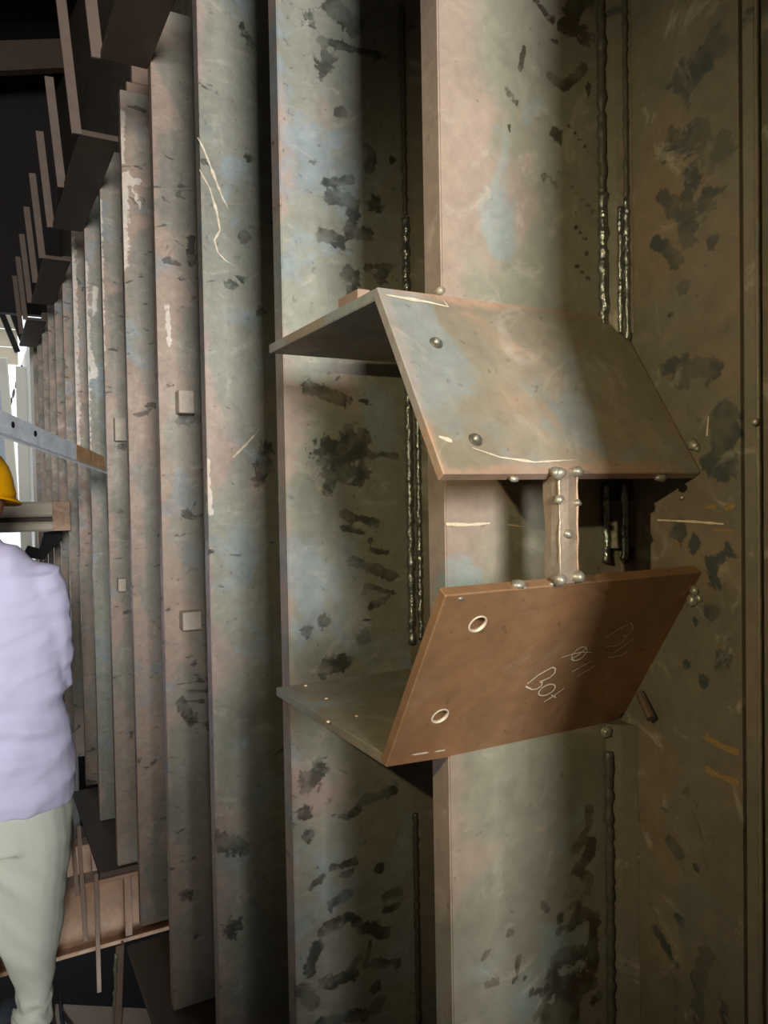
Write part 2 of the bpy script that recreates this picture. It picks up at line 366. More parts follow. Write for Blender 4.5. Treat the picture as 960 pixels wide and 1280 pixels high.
A_st = [([(732, 0), (712, 22), (705, 31)], 10), ([(712, 33), (732, 43)], 10), ([(689, 48), (694, 53)], 4), ([(688, 95), (703, 109), (716, 100), (731, 84)], 5),
 ([(697, 168), (702, 180)], 8), ([(711, 158), (737, 189)], 1.8), ([(680, 228), (677, 220), (683, 218)], 2.2), ([(687, 221), (695, 233)], 3.4), ([(695, 235), (727, 275)], 1.2),
 ([(711, 229), (741, 264)], 1.8), ([(719, 283), (737, 304)], 2.4), ([(719, 331), (739, 353)], 2.4), ([(733, 316)], 2), ([(735, 110), (738, 125)], 4),
 ([(670, 0), (690, 27)], 5), ([(655, 60), (650, 85)], 3.5), ([(632, 112), (648, 132)], 3), ([(662, 36)], 3), ([(634, 155), (637, 160)], 2.5),
 ([(735, 1012), (736, 1022)], 6), ([(719, 1060), (728, 1048), (742, 1050)], 6), ([(740, 1062), (722, 1088), (737, 1100), (735, 1114)], 6.5), ([(737, 1030), (731, 1040)], 4),
 ([(678, 1130), (684, 1138)], 3.4), ([(700, 1146)], 5), ([(720, 1135), (742, 1150)], 9), ([(740, 1155), (742, 1205)], 8), ([(700, 1165), (725, 1150)], 6), ([(700, 1200), (728, 1190)], 11), ([(735, 1225)], 15), ([(690, 1228), (720, 1232)], 13),
 ([(672, 1240)], 6), ([(715, 1255)], 14), ([(680, 1265), (720, 1275)], 11), ([(745, 1250)], 9), ([(603, 1198), (611, 1190)], 3), ([(608, 1232), (622, 1226)], 4), ([(648, 1196), (644, 1226)], 4), ([(657, 1221)], 3), ([(610, 1257)], 3), ([(638, 1165)], 5), ([(665, 1240)], 4), ([(661, 1111)], 2), ([(702, 970)], 3)]
B_st = [([(385, 485), (428, 500)], 8), ([(450, 500), (466, 506)], 2), ([(412, 572), (445, 560)], 20), ([(448, 590), (420, 590)], 14), ([(455, 545)], 8), ([(465, 568), (496, 570)], 3),
 ([(408, 612)], 7), ([(430, 643), (472, 655)], 5), ([(424, 658), (455, 667)], 3), ([(470, 664)], 3), ([(463, 675)], 3), ([(438, 701), (490, 720)], 5.5), ([(464, 687), (484, 691)], 3), ([(458, 732), (490, 741)], 3), ([(464, 757), (482, 750)], 4),
 ([(455, 743)], 4), ([(436, 745)], 2), ([(452, 774), (467, 776)], 2), ([(455, 792), (455, 800)], 7), ([(404, 838), (430, 828)], 9), ([(405, 778)], 7), ([(382, 790)], 6),
 ([(385, 980), (398, 962)], 11), ([(432, 1021), (447, 1012)], 5), ([(415, 1020), (432, 1021)], 2), ([(457, 1001), (492, 988)], 6), ([(380, 1017)], 9), ([(385, 1042)], 7), ([(417, 1083)], 5), ([(425, 1083), (443, 1076)], 4.5), ([(425, 1095), (440, 1090)], 3), ([(388, 1110), (405, 1095)], 4),
 ([(414, 1131), (434, 1119)], 6), ([(400, 1165), (437, 1144), (452, 1157), (470, 1166)], 6), ([(467, 1162), (480, 1165)], 8), ([(463, 1178), (457, 1208)], 3), ([(483, 1120), (500, 1113)], 6), ([(482, 1138), (498, 1132)], 4), ([(397, 1182), (388, 1212)], 7), ([(405, 1228), (440, 1220)], 7), ([(440, 1208), (448, 1198)], 4), ([(468, 1204), (496, 1203)], 6),
 ([(400, 1278), (460, 1268)], 6), ([(468, 1262), (478, 1248)], 7), ([(380, 1240), (390, 1255)], 9), ([(475, 1085)], 5), ([(470, 1235)], 7),
 ([(418, 6), (436, 25)], 12), ([(398, 50), (482, 71)], 4), ([(452, 28), (440, 46)], 4), ([(405, 80)], 13), ([(425, 140)], 7), ([(460, 185), (465, 200)], 5), ([(462, 212)], 6), ([(405, 228), (440, 224)], 4), ([(415, 246), (442, 252), (440, 285)], 8), ([(402, 292), (420, 300)], 8), ([(435, 288), (460, 292)], 7), ([(468, 255)], 9), ([(436, 342)], 10), ([(458, 334), (488, 332)], 4), ([(478, 345)], 9), ([(440, 362)], 8), ([(385, 20)], 10), ([(490, 200)], 4)]
C_st = [([(285, 355), (300, 350)], 6), ([(305, 298)], 8), ([(312, 195)], 6), ([(326, 390)], 6), ([(300, 30), (316, 60)], 4), ([(262, 690)], 5), ([(330, 560), (325, 600)], 8), ([(270, 1050), (300, 1060)], 10), ([(290, 1160)], 12)]
D_st = [([(226, 524), (245, 524)], 6), ([(238, 300), (240, 330)], 5), ([(225, 880), (240, 900)], 6), ([(232, 1120)], 7)]  # first stroke darkens the face just below the upper cleat
F_st = [([(148, 558), (158, 558)], 4), ([(150, 640)], 3)]  # first stroke is a dark patch below the upper cleat
fins = {}
def make_fin(n, mat):
    uf = fin_u(n); un = uf-fin_t(n)
    xs = [1.0, 1.02]+(frange(1.03, XW-.002, .012) if n in (0, 1) else frange(1.045, 1.30, .025 if 2 <= n < 8 else .08)+[1.4, XW-.002])
    if n in (0, 1):
        lo, hi = (-1.42, 1.35) if n == 0 else (-2.15, 1.98)
        zz = [ZB, -2.6]+frange(lo, hi, .013)+[2.5, ZT]
    else: zz = frange(ZB, ZT, .04 if 2 <= n < 8 else .3)
    bm = grid_plate([x*S for x in xs], [z*S+H for z in zz], un*S, uf*S)
    o = obj('stiffener_plate', bm, mat, origin=(S, un*S, ZB*S+H))
    tag(o, words[n], 'steel plate', 'upright stiffener plates along the shell')
    me = o.data; at = me.attributes.new('edge', 'FLOAT', 'POINT')
    at.data.foreach_set('value', [math.exp(-max(0, v.co.x)/(.085*S)) for v in me.vertices])
    lst = {0: A_st, 1: B_st, 2: C_st, 3: D_st, 5: F_st}.get(n)
    if lst:
        k = (un*.8814+1.25*.4726)*S/FPX
        paint(me, [([Wd(ony(x, y, un))-o.location for x, y in pts], r_*k*1.22) for pts, r_ in lst])
    if n == 0:
        paint(me, [([Wd(ony(x, y, un))-o.location for x, y in pts], r_*k) for pts, r_ in [([(672, 1035), (682, 1036)], 9), ([(660, 200)], 6), ([(590, 180), (600, 140)], 20), ([(565, 330)], 12)]], 'rust')
        at = me.attributes['rust']; v = [0.]*len(me.vertices); at.data.foreach_get('value', v); at.data.foreach_set('value', [max(0, (q-.4))*.5 for q in v])
    fins[n] = o
    return o
for n in range(-4, 14): make_fin(n, M['clean'] if n == 0 else M['scale'] if n in (1, 2, 6) else M['scaleb'])

def fin_weld(n, runs, mat, name='weld_bead'):
    for i, (dx, dy, r_, z0, z1) in enumerate(runs):
        un = fin_u(n)-fin_t(n); bm = bmesh.new()
        weld(bm, Wd((XW-dx, un-dy, z0)), Wd((XW-dx, un-dy, z1)), r_*S, 10*n+i+1)
        obj(name, bm, mat, fins[n], True)
# fillet of dull steel under the runs and the glossy runs themselves
def fillet(n, leg, z0, z1):
    un = fin_u(n)-fin_t(n); bm = bmesh.new()
    prism(bm, [Wd(p) for p in ((XW-.001, un-.001, z0), (XW-leg, un-.001, z0), (XW-leg*.55, un-leg*.55, z0), (XW-.001, un-leg, z0))], (0, 0, (z1-z0)*S))
    obj('weld_fillet', bm, M['wall'], fins[n])
fillet(0, .060, .42, ZT-.1); fillet(0, .060, -.16, -.03); fillet(0, .060, ZB+.1, -.645)
fin_weld(0, [(.058, .010, .0135, .44, .80), (.012, .050, .009, .40, .78), (.026, .040, .008, .42, .76)], M['weld'])
fin_weld(0, [(.058, .010, .012, .80, 1.45), (.012, .050, .008, .78, 1.45), (.058, .010, .012, -2.6, -.72)], M['weld_dull'])
fin_weld(0, [(.058, .010, .011, -.20, .02), (.020, .042, .012, -.20, .02)], M['weld'])
fillet(1, .060, ZB+.1, ZT-.1)
fin_weld(1, [(.058, .012, .016, -.60, 1.08), (.030, .035, .012, -.58, .50)], M['weld'])
fin_weld(1, [(.058, .012, .012, -2.6, -1.28), (.058, .012, .010, 1.09, 1.9)], M['weld_dull'])
fillet(2, .05, ZB+.1, ZT-.1)

# chalk line, spatter and ground marks on the plates
un = fin_u(0)-fin_t(0)
bm = bmesh.new(); ribbon(bm, [Wd(ony(x, y, un)) for x, y in ((557, 655), (585, 656), (612, 654))], .0022, (0, -1, 0), seed=5, rough=.6); ribbon(bm, [Wd(ony(x, y, un)) for x, y in ((635, 656), (652, 658))], .0022, (0, -1, 0), seed=6, rough=.6)
obj('chalk_line', bm, M['chalk'], fins[0])
un = fin_u(2)-fin_t(2)
for i, (pts, wd) in enumerate((([(247, 172), (254, 185), (262, 205), (272, 232), (278, 247), (286, 262)], .0045), ([(249, 212), (262, 235), (271, 265), (275, 288), (268, 300), (272, 315), (282, 326), (295, 333)], .0045), ([(291, 572), (308, 555), (324, 537)], .005))):
    bm = bmesh.new(); ribbon(bm, [Wd(ony(x, y, un)) for x, y in pts], wd, (0, -1, 0), taper=True, seed=i, rough=.7); obj('scratch_mark', bm, M['bright'], fins[2])
for n, L in ((2, [([(246, 20), (266, 1240)], 1.0), ([(258, 575), (262, 640)], 3.5), ([(246, 330), (247, 420)], 3), ([(245, 175)], 4)]), (3, [([(185, 30), (212, 1240)], 1.1), ([(187, 300), (190, 620)], 2.2), ([(208, 380), (212, 430)], 3), ([(190, 660), (196, 800)], 2)]),
             (4, [([(152, 140), (153, 200)], 3), ([(156, 222), (155, 250), (153, 330)], 6), ([(160, 226), (176, 226)], 3), ([(166, 235), (176, 260)], 2.5)]),
             (5, [([(123, 250), (126, 340), (128, 470)], 3)]), (6, [([(104, 330), (107, 430), (108, 560)], 5), ([(112, 440), (118, 470)], 4), ([(117, 390), (120, 360)], 3)]), (7, [([(90, 300), (93, 420), (96, 560)], 4)])):
    un = fin_u(n)-fin_t(n); k = (un*.8814+.5)*S/FPX
    paint(fins[n].data, [([Wd(ony(x, y, un))-fins[n].location for x, y in pts], r_*k*1.15) for pts, r_ in L], 'bare')
M['cleat'] = plain('pale_ground_steel', lin(196, 180, 160), .6, .1, .3, 60)
def cleat(n, x0, y0, x1, y1, t=.07, name='cleat', mat='cleat'):
    un = fin_u(n)-fin_t(n); a = ony(x0, y1, un-t); b = ony(x1, y0, un-t); bm = bmesh.new()
    wbox((a.x, un-t, a.z), (b.x, un-.001, b.z), .002, bm); obj(name, bm, M[mat], fins[n])
cleat(3, 224, 488, 243, 516, .10); cleat(3, 229, 764, 252, 789, .10); cleat(5, 144, 522, 158, 551, .08); cleat(5, 148, 723, 158, 740, .08)
bm = bmesh.new(); p = ony(164, 93, 5.82); q = ony(184, 68, 5.82); wbox((p.x, 5.80, ZT+.075), (q.x, 5.87, q.z), .002, bm); wbox((p.x-.04, 5.80, ZT+.001), (q.x, 5.87, ZT+.074), .002, bm); obj('clip', bm, M['bar'], fins[4])

# ------------------------------------------------------------------ bent brackets
T = .028
EL = .822                                       # their outer end
un0 = fin_u(0)-fin_t(0); uR = un0-.004; uN = 1.277
def bracket_sheet(top):
    """sloped plate (polygon in its own plane, pushed inwards by T)"""
    if top: zr, zn = .474, .038
    else: zr, zn = -.637, -.206
    a = Vector((0, uR, zr)); b = Vector((0, uN, zn)); d = (b-a); L = d.length; d.normalize()
    nrm = Vector((1, 0, 0)).cross(d); nrm = nrm if nrm.y < 0 else -nrm     # faces the camera
    def P(x, s): return Vector((x, 0, 0))+a+d*s
    return P, L, nrm
def hole_cut(o, pts, nrm, r):
    for p in pts:
        bm = bmesh.new(); tube(bm, [p-nrm*.03, p+nrm*.03], r, 20)
        me = bpy.data.meshes.new('cut'); bmesh.ops.recalc_face_normals(bm, faces=bm.faces); bm.to_mesh(me); bm.free(); c = bpy.data.objects.new('cut', me); C.objects.link(c)
        c.location = 0, 0, 0
        md = o.modifiers.new('b', 'BOOLEAN'); md.operation = 'DIFFERENCE'; md.object = c; md.solver = 'EXACT'
        bpy.context.view_layer.update()
        ne = bpy.data.meshes.new_from_object(o.evaluated_get(bpy.context.evaluated_depsgraph_get()))
        o.modifiers.clear(); o.data = ne; bpy.data.objects.remove(c)
def plane_pt(x, y, P, nrm):
    p0 = P(0, 0); d = ray(x, y); return d*(p0.dot(nrm)/d.dot(nrm))
def sheet(name, poly, nrm, mat, parent, bev=.0012):
    bm = bmesh.new(); lay = bm.verts.layers.float.new('edge')
    f = bm.faces.new([bm.verts.new(Wd(p)) for p in poly])
    for v in bm.verts: v[lay] = 1.
    r = bmesh.ops.extrude_face_region(bm, geom=[f]); ev = [e for e in r['geom'] if isinstance(e, bmesh.types.BMVert)]
    bmesh.ops.translate(bm, verts=ev, vec=-nrm*T*S)
    bmesh.ops.recalc_face_normals(bm, faces=bm.faces); bevel_all(bm, bev); bm.normal_update()
    big = sorted(bm.faces, key=lambda q: -q.calc_area())[:2]
    for v in bm.verts: v[lay] = 1.
    bmesh.ops.inset_individual(bm, faces=big, thickness=.020, depth=0)
    for q in sorted(bm.faces, key=lambda q: -q.calc_area())[:2]:
        for v in q.verts: v[lay] = 0.
    return obj(name, bm, mat, parent)
def edge_attr(o, fn, key='edge'):
    at = o.data.attributes.get(key) or o.data.attributes.new(key, 'FLOAT', 'POINT'); at.data.foreach_set('value', [fn(v.co) for v in o.data.vertices])

ub = thing('bent_bracket', 'upper bent plate bracket, roof shaped, flat top running back and front sloping down', 'bracket', Wd((EL, uR, .474)), 'pair of bent plate brackets')
P, L, nu = bracket_sheet(True)
up = sheet('sloped_plate', [P(EL, 0), P(1.505, 0), P(XW-.002, .075), P(XW-.002, L), P(EL, L)], nu, M['brkt'], ub)
# flat top: notched round the stiffener
zt = .474
bm = bmesh.new()
prism(bm, [Wd(p) for p in ((EL+.002, uR+.004, zt), (.996, uR+.004, zt), (.996, fin_u(0)+.003, zt), (XW-.002, fin_u(0)+.003, zt), (XW-.002, 2.28, zt), (EL+.002, 2.28, zt))], (0, 0, -T*S), .0012)
obj('top_plate', bm, M['brkt'], ub)
for i, (x, y) in enumerate(((545, 429), (594, 550))):
    c = plane_pt(x, y, P, nu); bm = bmesh.new()
    tube(bm, [Wd(c)+nu*.0003, Wd(c)+nu*.0022], [.0068, .0058], 18); o = obj('bolt_head', bm, M['weld_dull'], ub)
    bm = bmesh.new(); blob(bm, Wd(c)+nu*.002, .0036, 40+i, (1, .6, 1)); obj('weld_spatter', bm, M['spat'], ub, True)
for i, (pts, wd) in enumerate((([(482, 369), (505, 373), (535, 378), (560, 384), (553, 374)], .0035), ([(590, 560), (625, 572), (668, 578), (720, 575)], .0022), ([(548, 546), (565, 552)], .004))):
    bm = bmesh.new(); ribbon(bm, [Wd(plane_pt(x, y, P, nu)) for x, y in pts], wd, nu, seed=60+i, rough=.6, taper=True); obj('ground_mark', bm, M['bright'], ub)
q = plane_pt(645, 594, P, nu)
for i, (x, y, r_) in enumerate(((645, 594, .004), (706, 592, .004), (829, 594, .005))):
    bm = bmesh.new(); blob(bm, Wd(P(onx(x, y, 1).x and plane_pt(x, y, P, nu).x, L))+Vector((0, .002, -.005)), r_, 70+i, (1.3, 1, .8)); obj('weld_spatter', bm, M['spat'], ub, True)
bm = bmesh.new(); wbox((.835, 1.67, zt+.001), (.87, 1.785, zt+.028), .001, bm)
obj('lug', bm, M['bar'], ub)
bm = bmesh.new(); weld(bm, Wd((.998, un0-.004, zt+.012)), Wd((.998, fin_u(0)-.004, zt+.008)), .0042, 77, .005, .35)
obj('weld_bead', bm, M['brkt'], ub, True)

lb = thing('bent_bracket', 'lower bent plate bracket, chalk-marked front sloping up, flat bottom running back', 'bracket', Wd((EL, uR, -.637)), 'pair of bent plate brackets')
P2, L2, nl = bracket_sheet(False)
tr = [plane_pt(x, y, P2, nl) for x, y in ((864, 748), (845, 797), (815, 848), (792, 880), (765, 905), (735, 917), (700, 925))]
lo = sheet('sloped_plate', [P2(EL, 0)]+[P2(EL, L2)]+[P2(XW-.003, L2)]+tr, nl, M['brown'], lb)
holes = [plane_pt(x, y, P2, nl) for x, y in ((597, 780), (550, 895))]
lo.data.transform(Matrix.Translation(-parent_loc(lb))); lo.location = (0, 0, 0); lo.parent = None
lo.data.transform(Matrix.Translation(parent_loc(lb)))
hole_cut(lo, [Wd(h) for h in holes], nl, .0082)
lo.parent = lb; lo.location = -parent_loc(lb)
for c in holes:
    bm = bmesh.new(); c0 = Wd(c)+nl*.0012; s = nl.orthogonal().normalized(); t = nl.cross(s); n = 24
    ring = [[bm.verts.new(c0+(s*math.cos(a)+t*math.sin(a))*rr_+nl*h_) for a in [2*math.pi*k/n for k in range(n)]] for rr_, h_ in ((.0082, -.004), (.0080, -.0004), (.0088, 0), (.0098, -.0009))]
    for a, b in zip(ring, ring[1:]):
        for k in range(n): bm.faces.new((a[k], a[(k+1) % n], b[(k+1) % n], b[k]))
    tag(obj('hole_rim', bm, M['bright'], lb, True), 'bright filed rim of a drilled hole')
zb = -.637
bm = bmesh.new()
prism(bm, [Wd(p) for p in ((EL+.002, uR+.004, zb), (.996, uR+.004, zb), (.996, fin_u(0)+.003, zb), (XW-.075, fin_u(0)+.003, zb), (XW-.075, 2.28, zb), (EL+.002, 2.28, zb))], (0, 0, T*S), .0012)
obj('bottom_plate', bm, M['brkt'], lb)
for i, (x, y) in enumerate(((382, 858), (408, 874), (446, 896), (410, 903))):
    bm = bmesh.new(); blob(bm, Wd(onz(x, y, zb+T))+Vector((0, 0, .001)), .0022, 80+i, (1.3, 1.3, .6), 1); obj('weld_spatter', bm, M['bright'], lb, True)
for i, (x, y, r_) in enumerate(((648, 731, .0062), (654, 735, .004), (575, 748, .003), (690, 731, .005))):
    bm = bmesh.new(); blob(bm, Wd(ony(x, y, uN+.01)), r_, 90+i, (1.2, 1, .8)); obj('weld_spatter', bm, M['spat'], lb, True)
bm = bmesh.new(); blob(bm, Wd(onx(757, 915, XW-.06)), .0075, 97, (1, 1, 1)); blob(bm, Wd(onx(757, 915, XW-.066)), .0045, 98); obj('weld_spatter', bm, M['spat'], lb, True)
bm = bmesh.new(); weld(bm, Wd(P2(EL+.012, L2-.012))-nl*T*S*.5, Wd(P2(EL+.012, .02))-nl*T*S*.5, .0045, 99, .006, .3)
bm2 = bmesh.new(); tube(bm2, [Wd(P2(XW-.10, .05))-nl*.02, Wd(P2(XW-.09, .06))-nl*.045], .006, 8); bm.free()
obj('locating_stub', bm2, M['darkst'], lb)
# chalk writing on the lower sloped plate: BOT, a crossed circle with 11, and a faint B0
def chalk(strokes, wd, name, label, mat='chalk', seed=1):
    bm = bmesh.new()
    for i, s_ in enumerate(strokes): ribbon(bm, [Wd(plane_pt(620+x*220/960, 740+y*220/960, P2, nl)) for x, y in s_], wd, nl, seed=seed+i, rough=.3)
    tag(obj(name, bm, M[mat], lb), label)
def arc(cx, cy, rx, ry, a0, a1, rot=0, n=14):
    R = math.radians; o = []
    for i in range(n+1):
        a = R(a0+(a1-a0)*i/n); x, y = rx*math.cos(a), ry*math.sin(a); c, s = math.cos(R(rot)), math.sin(R(rot)); o.append((cx+x*c-y*s, cy+x*s+y*c))
    return o
chalk([[(168, 500), (230, 450), (305, 408)], [(305, 408), (322, 415), (318, 440), (295, 462), (262, 478), (235, 488)], [(235, 488), (250, 492), (245, 510), (222, 526), (195, 530), (160, 512)],
       arc(276, 532, 50, 24, 0, 360, -28), [(258, 598), (320, 560), (370, 522)], [(300, 558), (325, 574)]], .0016, 'chalk_writing', 'white chalk letters BOT on the lower plate', seed=200)
chalk([arc(452, 335, 50, 26, 0, 360, -40), [(358, 354), (420, 335), (470, 325), (520, 328)], [(495, 298), (455, 335), (405, 368)], [(412, 434), (470, 400), (525, 372)], [(440, 458), (495, 425), (536, 400)]], .0013, 'chalk_writing', 'chalk crossed circle and 11', seed=220)
chalk([[(590, 250), (660, 205), (735, 165)], [(735, 165), (745, 185), (742, 208), (715, 232), (690, 240)], [(690, 240), (712, 242), (690, 270), (650, 292), (598, 296)], [(750, 250), (700, 290), (640, 330)], [(715, 320), (680, 345), (610, 356)]], .0010, 'chalk_writing', 'faint chalk letters B0', seed=240)
for i, pts in enumerate((((515, 943), (535, 940)), ((543, 939), (556, 937)))): 
    bm = bmesh.new(); ribbon(bm, [Wd(plane_pt(x, y, P2, nl)) for x, y in pts], .003, nl, taper=True, seed=260+i); obj('ground_mark', bm, M['bright'], lb)

# square bar between the two brackets
bx0, bx1 = 1.108, 1.158
post = thing('square_bar', 'short rusty square bar welded upright between the two bent brackets', 'bar', Wd((1.13, uN, -.2)))
bm = bmesh.new(); b = bmesh.new()
zs_ = frange(-.202, .046, .014); prof = []
for i, z in enumerate(zs_):
    w_ = lambda k: .0022*noise.noise(Vector((k*3.1, z*9, 4)))
    prof.append([b.verts.new(Wd((x, y, z))+Vector((w_(k), w_(k+9), 0))) for k, (x, y) in enumerate(((bx0, uN-.012), (bx0+.025, uN-.015), (bx1, uN-.012), (bx1, uN+.04), (bx0, uN+.04), (bx0-.002, uN+.012)))])
for p, q in zip(prof, prof[1:]):
    for k in range(6): b.faces.new((p[k], p[(k+1) % 6], q[(k+1) % 6], q[k]))
b.faces.new(prof[0][::-1]); b.faces.new(prof[-1]); merge(bm, b)
M['barst'] = steel('square_bar_steel', lin(170, 150, 128), lin(178, 140, 116), lin(160, 150, 140), lin(80, 68, 56), edge=False, dark_amt=.8, bump=.5, rough=.4, metal=.4)
obj('bar_body', bm, M['barst'], post, False)
for i, (x, y, z, r_) in enumerate(((bx0, uN-.012, .036, .007), (bx1, uN-.012, .040, .0065), (bx0, uN-.012, -.193, .007), (bx1, uN-.012, -.190, .007), (bx0, uN-.01, -.02, .005), (bx1, uN-.012, -.028, .0045), (bx0+.02, uN-.015, -.094, .0045), (bx0-.01, uN-.012, .04, .005))):
    bm = bmesh.new(); blob(bm, Wd((x, y, z)), r_, 120+i, (1, 1, .9)); obj('weld_spatter', bm, M['spat'], post, True)
bm = bmesh.new(); weld(bm, Wd((bx0, uN-.0125, -.19)), Wd((bx0, uN-.0125, .035)), .0015, 130, .008, .8, 6); obj('weld_bead', bm, M['barst'], post, True)
bm = bmesh.new(); weld(bm, Wd((bx1, uN-.0125, -.19)), Wd((bx1, uN-.0125, .035)), .0015, 131, .008, .8, 6); obj('weld_bead', bm, M['barst'], post, True)

# ------------------------------------------------------------------ ledges, bars above and below the row
def plate_thing(name, label, lo, hi, mat, cat='plate', group=None):
    return tag(obj(name, wbox(lo, hi, .001), mat, origin=Wd(lo)), label, cat, group)
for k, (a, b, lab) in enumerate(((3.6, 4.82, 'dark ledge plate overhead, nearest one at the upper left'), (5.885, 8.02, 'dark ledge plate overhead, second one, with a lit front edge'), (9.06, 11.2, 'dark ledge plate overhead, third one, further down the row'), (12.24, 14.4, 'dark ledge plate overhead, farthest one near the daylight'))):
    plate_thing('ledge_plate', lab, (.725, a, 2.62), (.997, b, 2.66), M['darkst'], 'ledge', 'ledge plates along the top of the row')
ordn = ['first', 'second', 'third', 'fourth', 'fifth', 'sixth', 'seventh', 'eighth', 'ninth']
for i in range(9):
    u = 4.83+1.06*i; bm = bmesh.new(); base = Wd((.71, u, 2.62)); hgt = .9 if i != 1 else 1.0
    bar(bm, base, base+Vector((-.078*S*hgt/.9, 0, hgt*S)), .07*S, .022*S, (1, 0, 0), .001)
    tag(obj('flat_bar', bm, M['shadebar'], origin=base), f'{ordn[i]} upright flat bar on the overhead ledge, counted from the photo top', 'bar', 'flat bars on the overhead ledge')
plate_thing('ledge_plate', 'dark bottom ledge plate under the two-cleat stiffener, at the lower edge of the photo', (.87, 3.4, -3.25), (XW-.004, 5.62, -3.201), M['darkst'], 'ledge')
plate_thing('ledge_plate', 'brown bottom ledge plate under the brace-end stiffener, beside the worker', (.85, 6.83, -3.25), (XW-.004, 8.9, -3.201), M['darkst'], 'ledge')
for i, (x0, y0, x1, y1, u, lab) in enumerate(((88, 1020, 97, 1120, 6.815, 'thin bar hanging below the bottom ledge, closest to the trousers'), (98, 1032, 107, 1176, 6.815, 'thin bar hanging below the bottom ledge, middle one of three'), (120, 1092, 124, 1240, 6.815, 'longest thin bar hanging below the front corner of the bottom ledge'))):
    bm = bmesh.new(); a = ony(x0, y0, u); b = ony(x1, y1, u)
    bar(bm, Wd(b), Wd(a), .035*S*u/6.8, .02*S, (1, 0, 0), .001); tag(obj('hanging_bar', bm, M['bar'], origin=Wd(b)), lab, 'bar', 'thin bars under the bottom ledge')

# girder crossing under the row, and a second one further off
def girder(u, x0, x1, ztop, zbot, lab, fl=.2):
    g_ = thing('girder', lab, 'girder', Wd((x1, u, zbot)), 'girders crossing below the row')
    obj('top_flange', wbox((x0, u-fl/2, ztop-.04), (x1, u+fl/2, ztop), .002), M['girder'], g_)
    obj('bottom_flange', wbox((x0, u-fl/2, zbot), (x1, u+fl/2, zbot+.04), .002), M['girder'], g_)
    obj('web', wbox((x0, u-.015, zbot+.041), (x1, u+.015, ztop-.041)), M['girder'], g_)
    for x in (1.08,): obj('web_stiffener', wbox((x-.03, u-fl/2+.01, zbot+.042), (x+.03, u-.017, ztop-.042), .001), M['girder'], g_)
    return g_
girder(6.95, -3.0, 1.5, -3.27, -3.87, 'brown steel girder crossing below the brace-end stiffener')
girder(9.2, -3.0, 1.5, -3.9, -4.4, 'farther pale girder crossing behind the thin hanging bars')
# rusty angle post on the walkway
base = Wd((.80, 5.752, -3.951)); top = Wd(ony(150, 1182, 5.72)); pt = thing('angle_post', 'rusty angle iron post with lumpy weld edges standing at the end of the walkway', 'post', base)
bm = bmesh.new(); bar(bm, base, top, .055*S, .008, (1, 0, 0), .001); obj('front_leg', bm, M['bar'], pt)
bm = bmesh.new(); bar(bm, base+Vector((.024*S, .03*S, 0)), top+Vector((.024*S, .03*S, 0)), .006, .06*S, (1, 0, 0), .001); obj('side_leg', bm, M['bar'], pt)
bm = bmesh.new(); weld(bm, base+Vector((-.028*S, -.004, 0)), top+Vector((-.028*S, -.004, -.02)), .005, 151, .012, .8, 6); obj('weld_bead', bm, M['spat'], pt, True)
bm = bmesh.new(); tube(bm, [Wd(onz(80, 1290, -3.90)), Wd(onz(77, 1274, -3.90)), Wd(onz(76, 1264, -3.90))+Vector((0, 0, .004)), Wd(onz(75, 1252, -3.88))+Vector((0, 0, .03))], .006, 6)
bm2 = bm; tube(bm2, [Wd(onz(95, 1290, -3.90)), Wd(onz(84, 1276, -3.90)), Wd(onz(77, 1266, -3.90))], .005, 6)
tag(obj('cable', bm, M['boot'], smooth=True), 'thin dark cable lying on the walkway beside the worker\'s foot', 'cable')

# slanting brace (angle steel with bolt holes)
b0, b1 = ony(131, 571, 6.84), ony(131, 592, 6.84); a0, a1 = ony(-40, 494, 5.0), ony(-40, 533, 5.0)
bz = thing('brace', 'slanting galvanised angle brace with bolt holes and a rusty end', 'brace', Wd(b1))
dv = (b0-a0)
def bl(f, g_): return (a0.lerp(b0, f)).lerp(a1.lerp(b1, f), g_)
bn = (b0-a0).cross(a1-a0).normalized(); bn = bn if bn.y < 0 else -bn
bm = bmesh.new(); prism(bm, [Wd(bl(f, g_)) for f, g_ in ((0, 0), (.72, 0), (.72, .80), (0, .80))], -bn*.006, .0008); web = obj('web_leg', bm, M['galv'], bz)
bm = bmesh.new(); prism(bm, [Wd(bl(f, g_)) for f, g_ in ((.7205, 0), (1, 0), (1, .80), (.7205, .80))], -bn*.006, .0008); tag(obj('rusty_end', bm, M['rusty'], bz), 'orange rusted end of the brace')
bm = bmesh.new(); prism(bm, [Wd(bl(f, .805)) for f in (0, .965)]+[Wd(bl(f, 1))+bn*.02 for f in (.965, 0)], (0, 0, -.005)); obj('flange_leg', bm, M['galv'], bz)
for x, y in ((16, 531), (44, 542)):
    d = ray(x, y); c = Wd(d*(a0.dot(bn)/d.dot(bn))); bm = bmesh.new(); tube(bm, [c+bn*.0002, c+bn*.0012], .009, 14); tag(obj('bolt_hole', bm, M['hole'], bz), 'dark bolt hole')

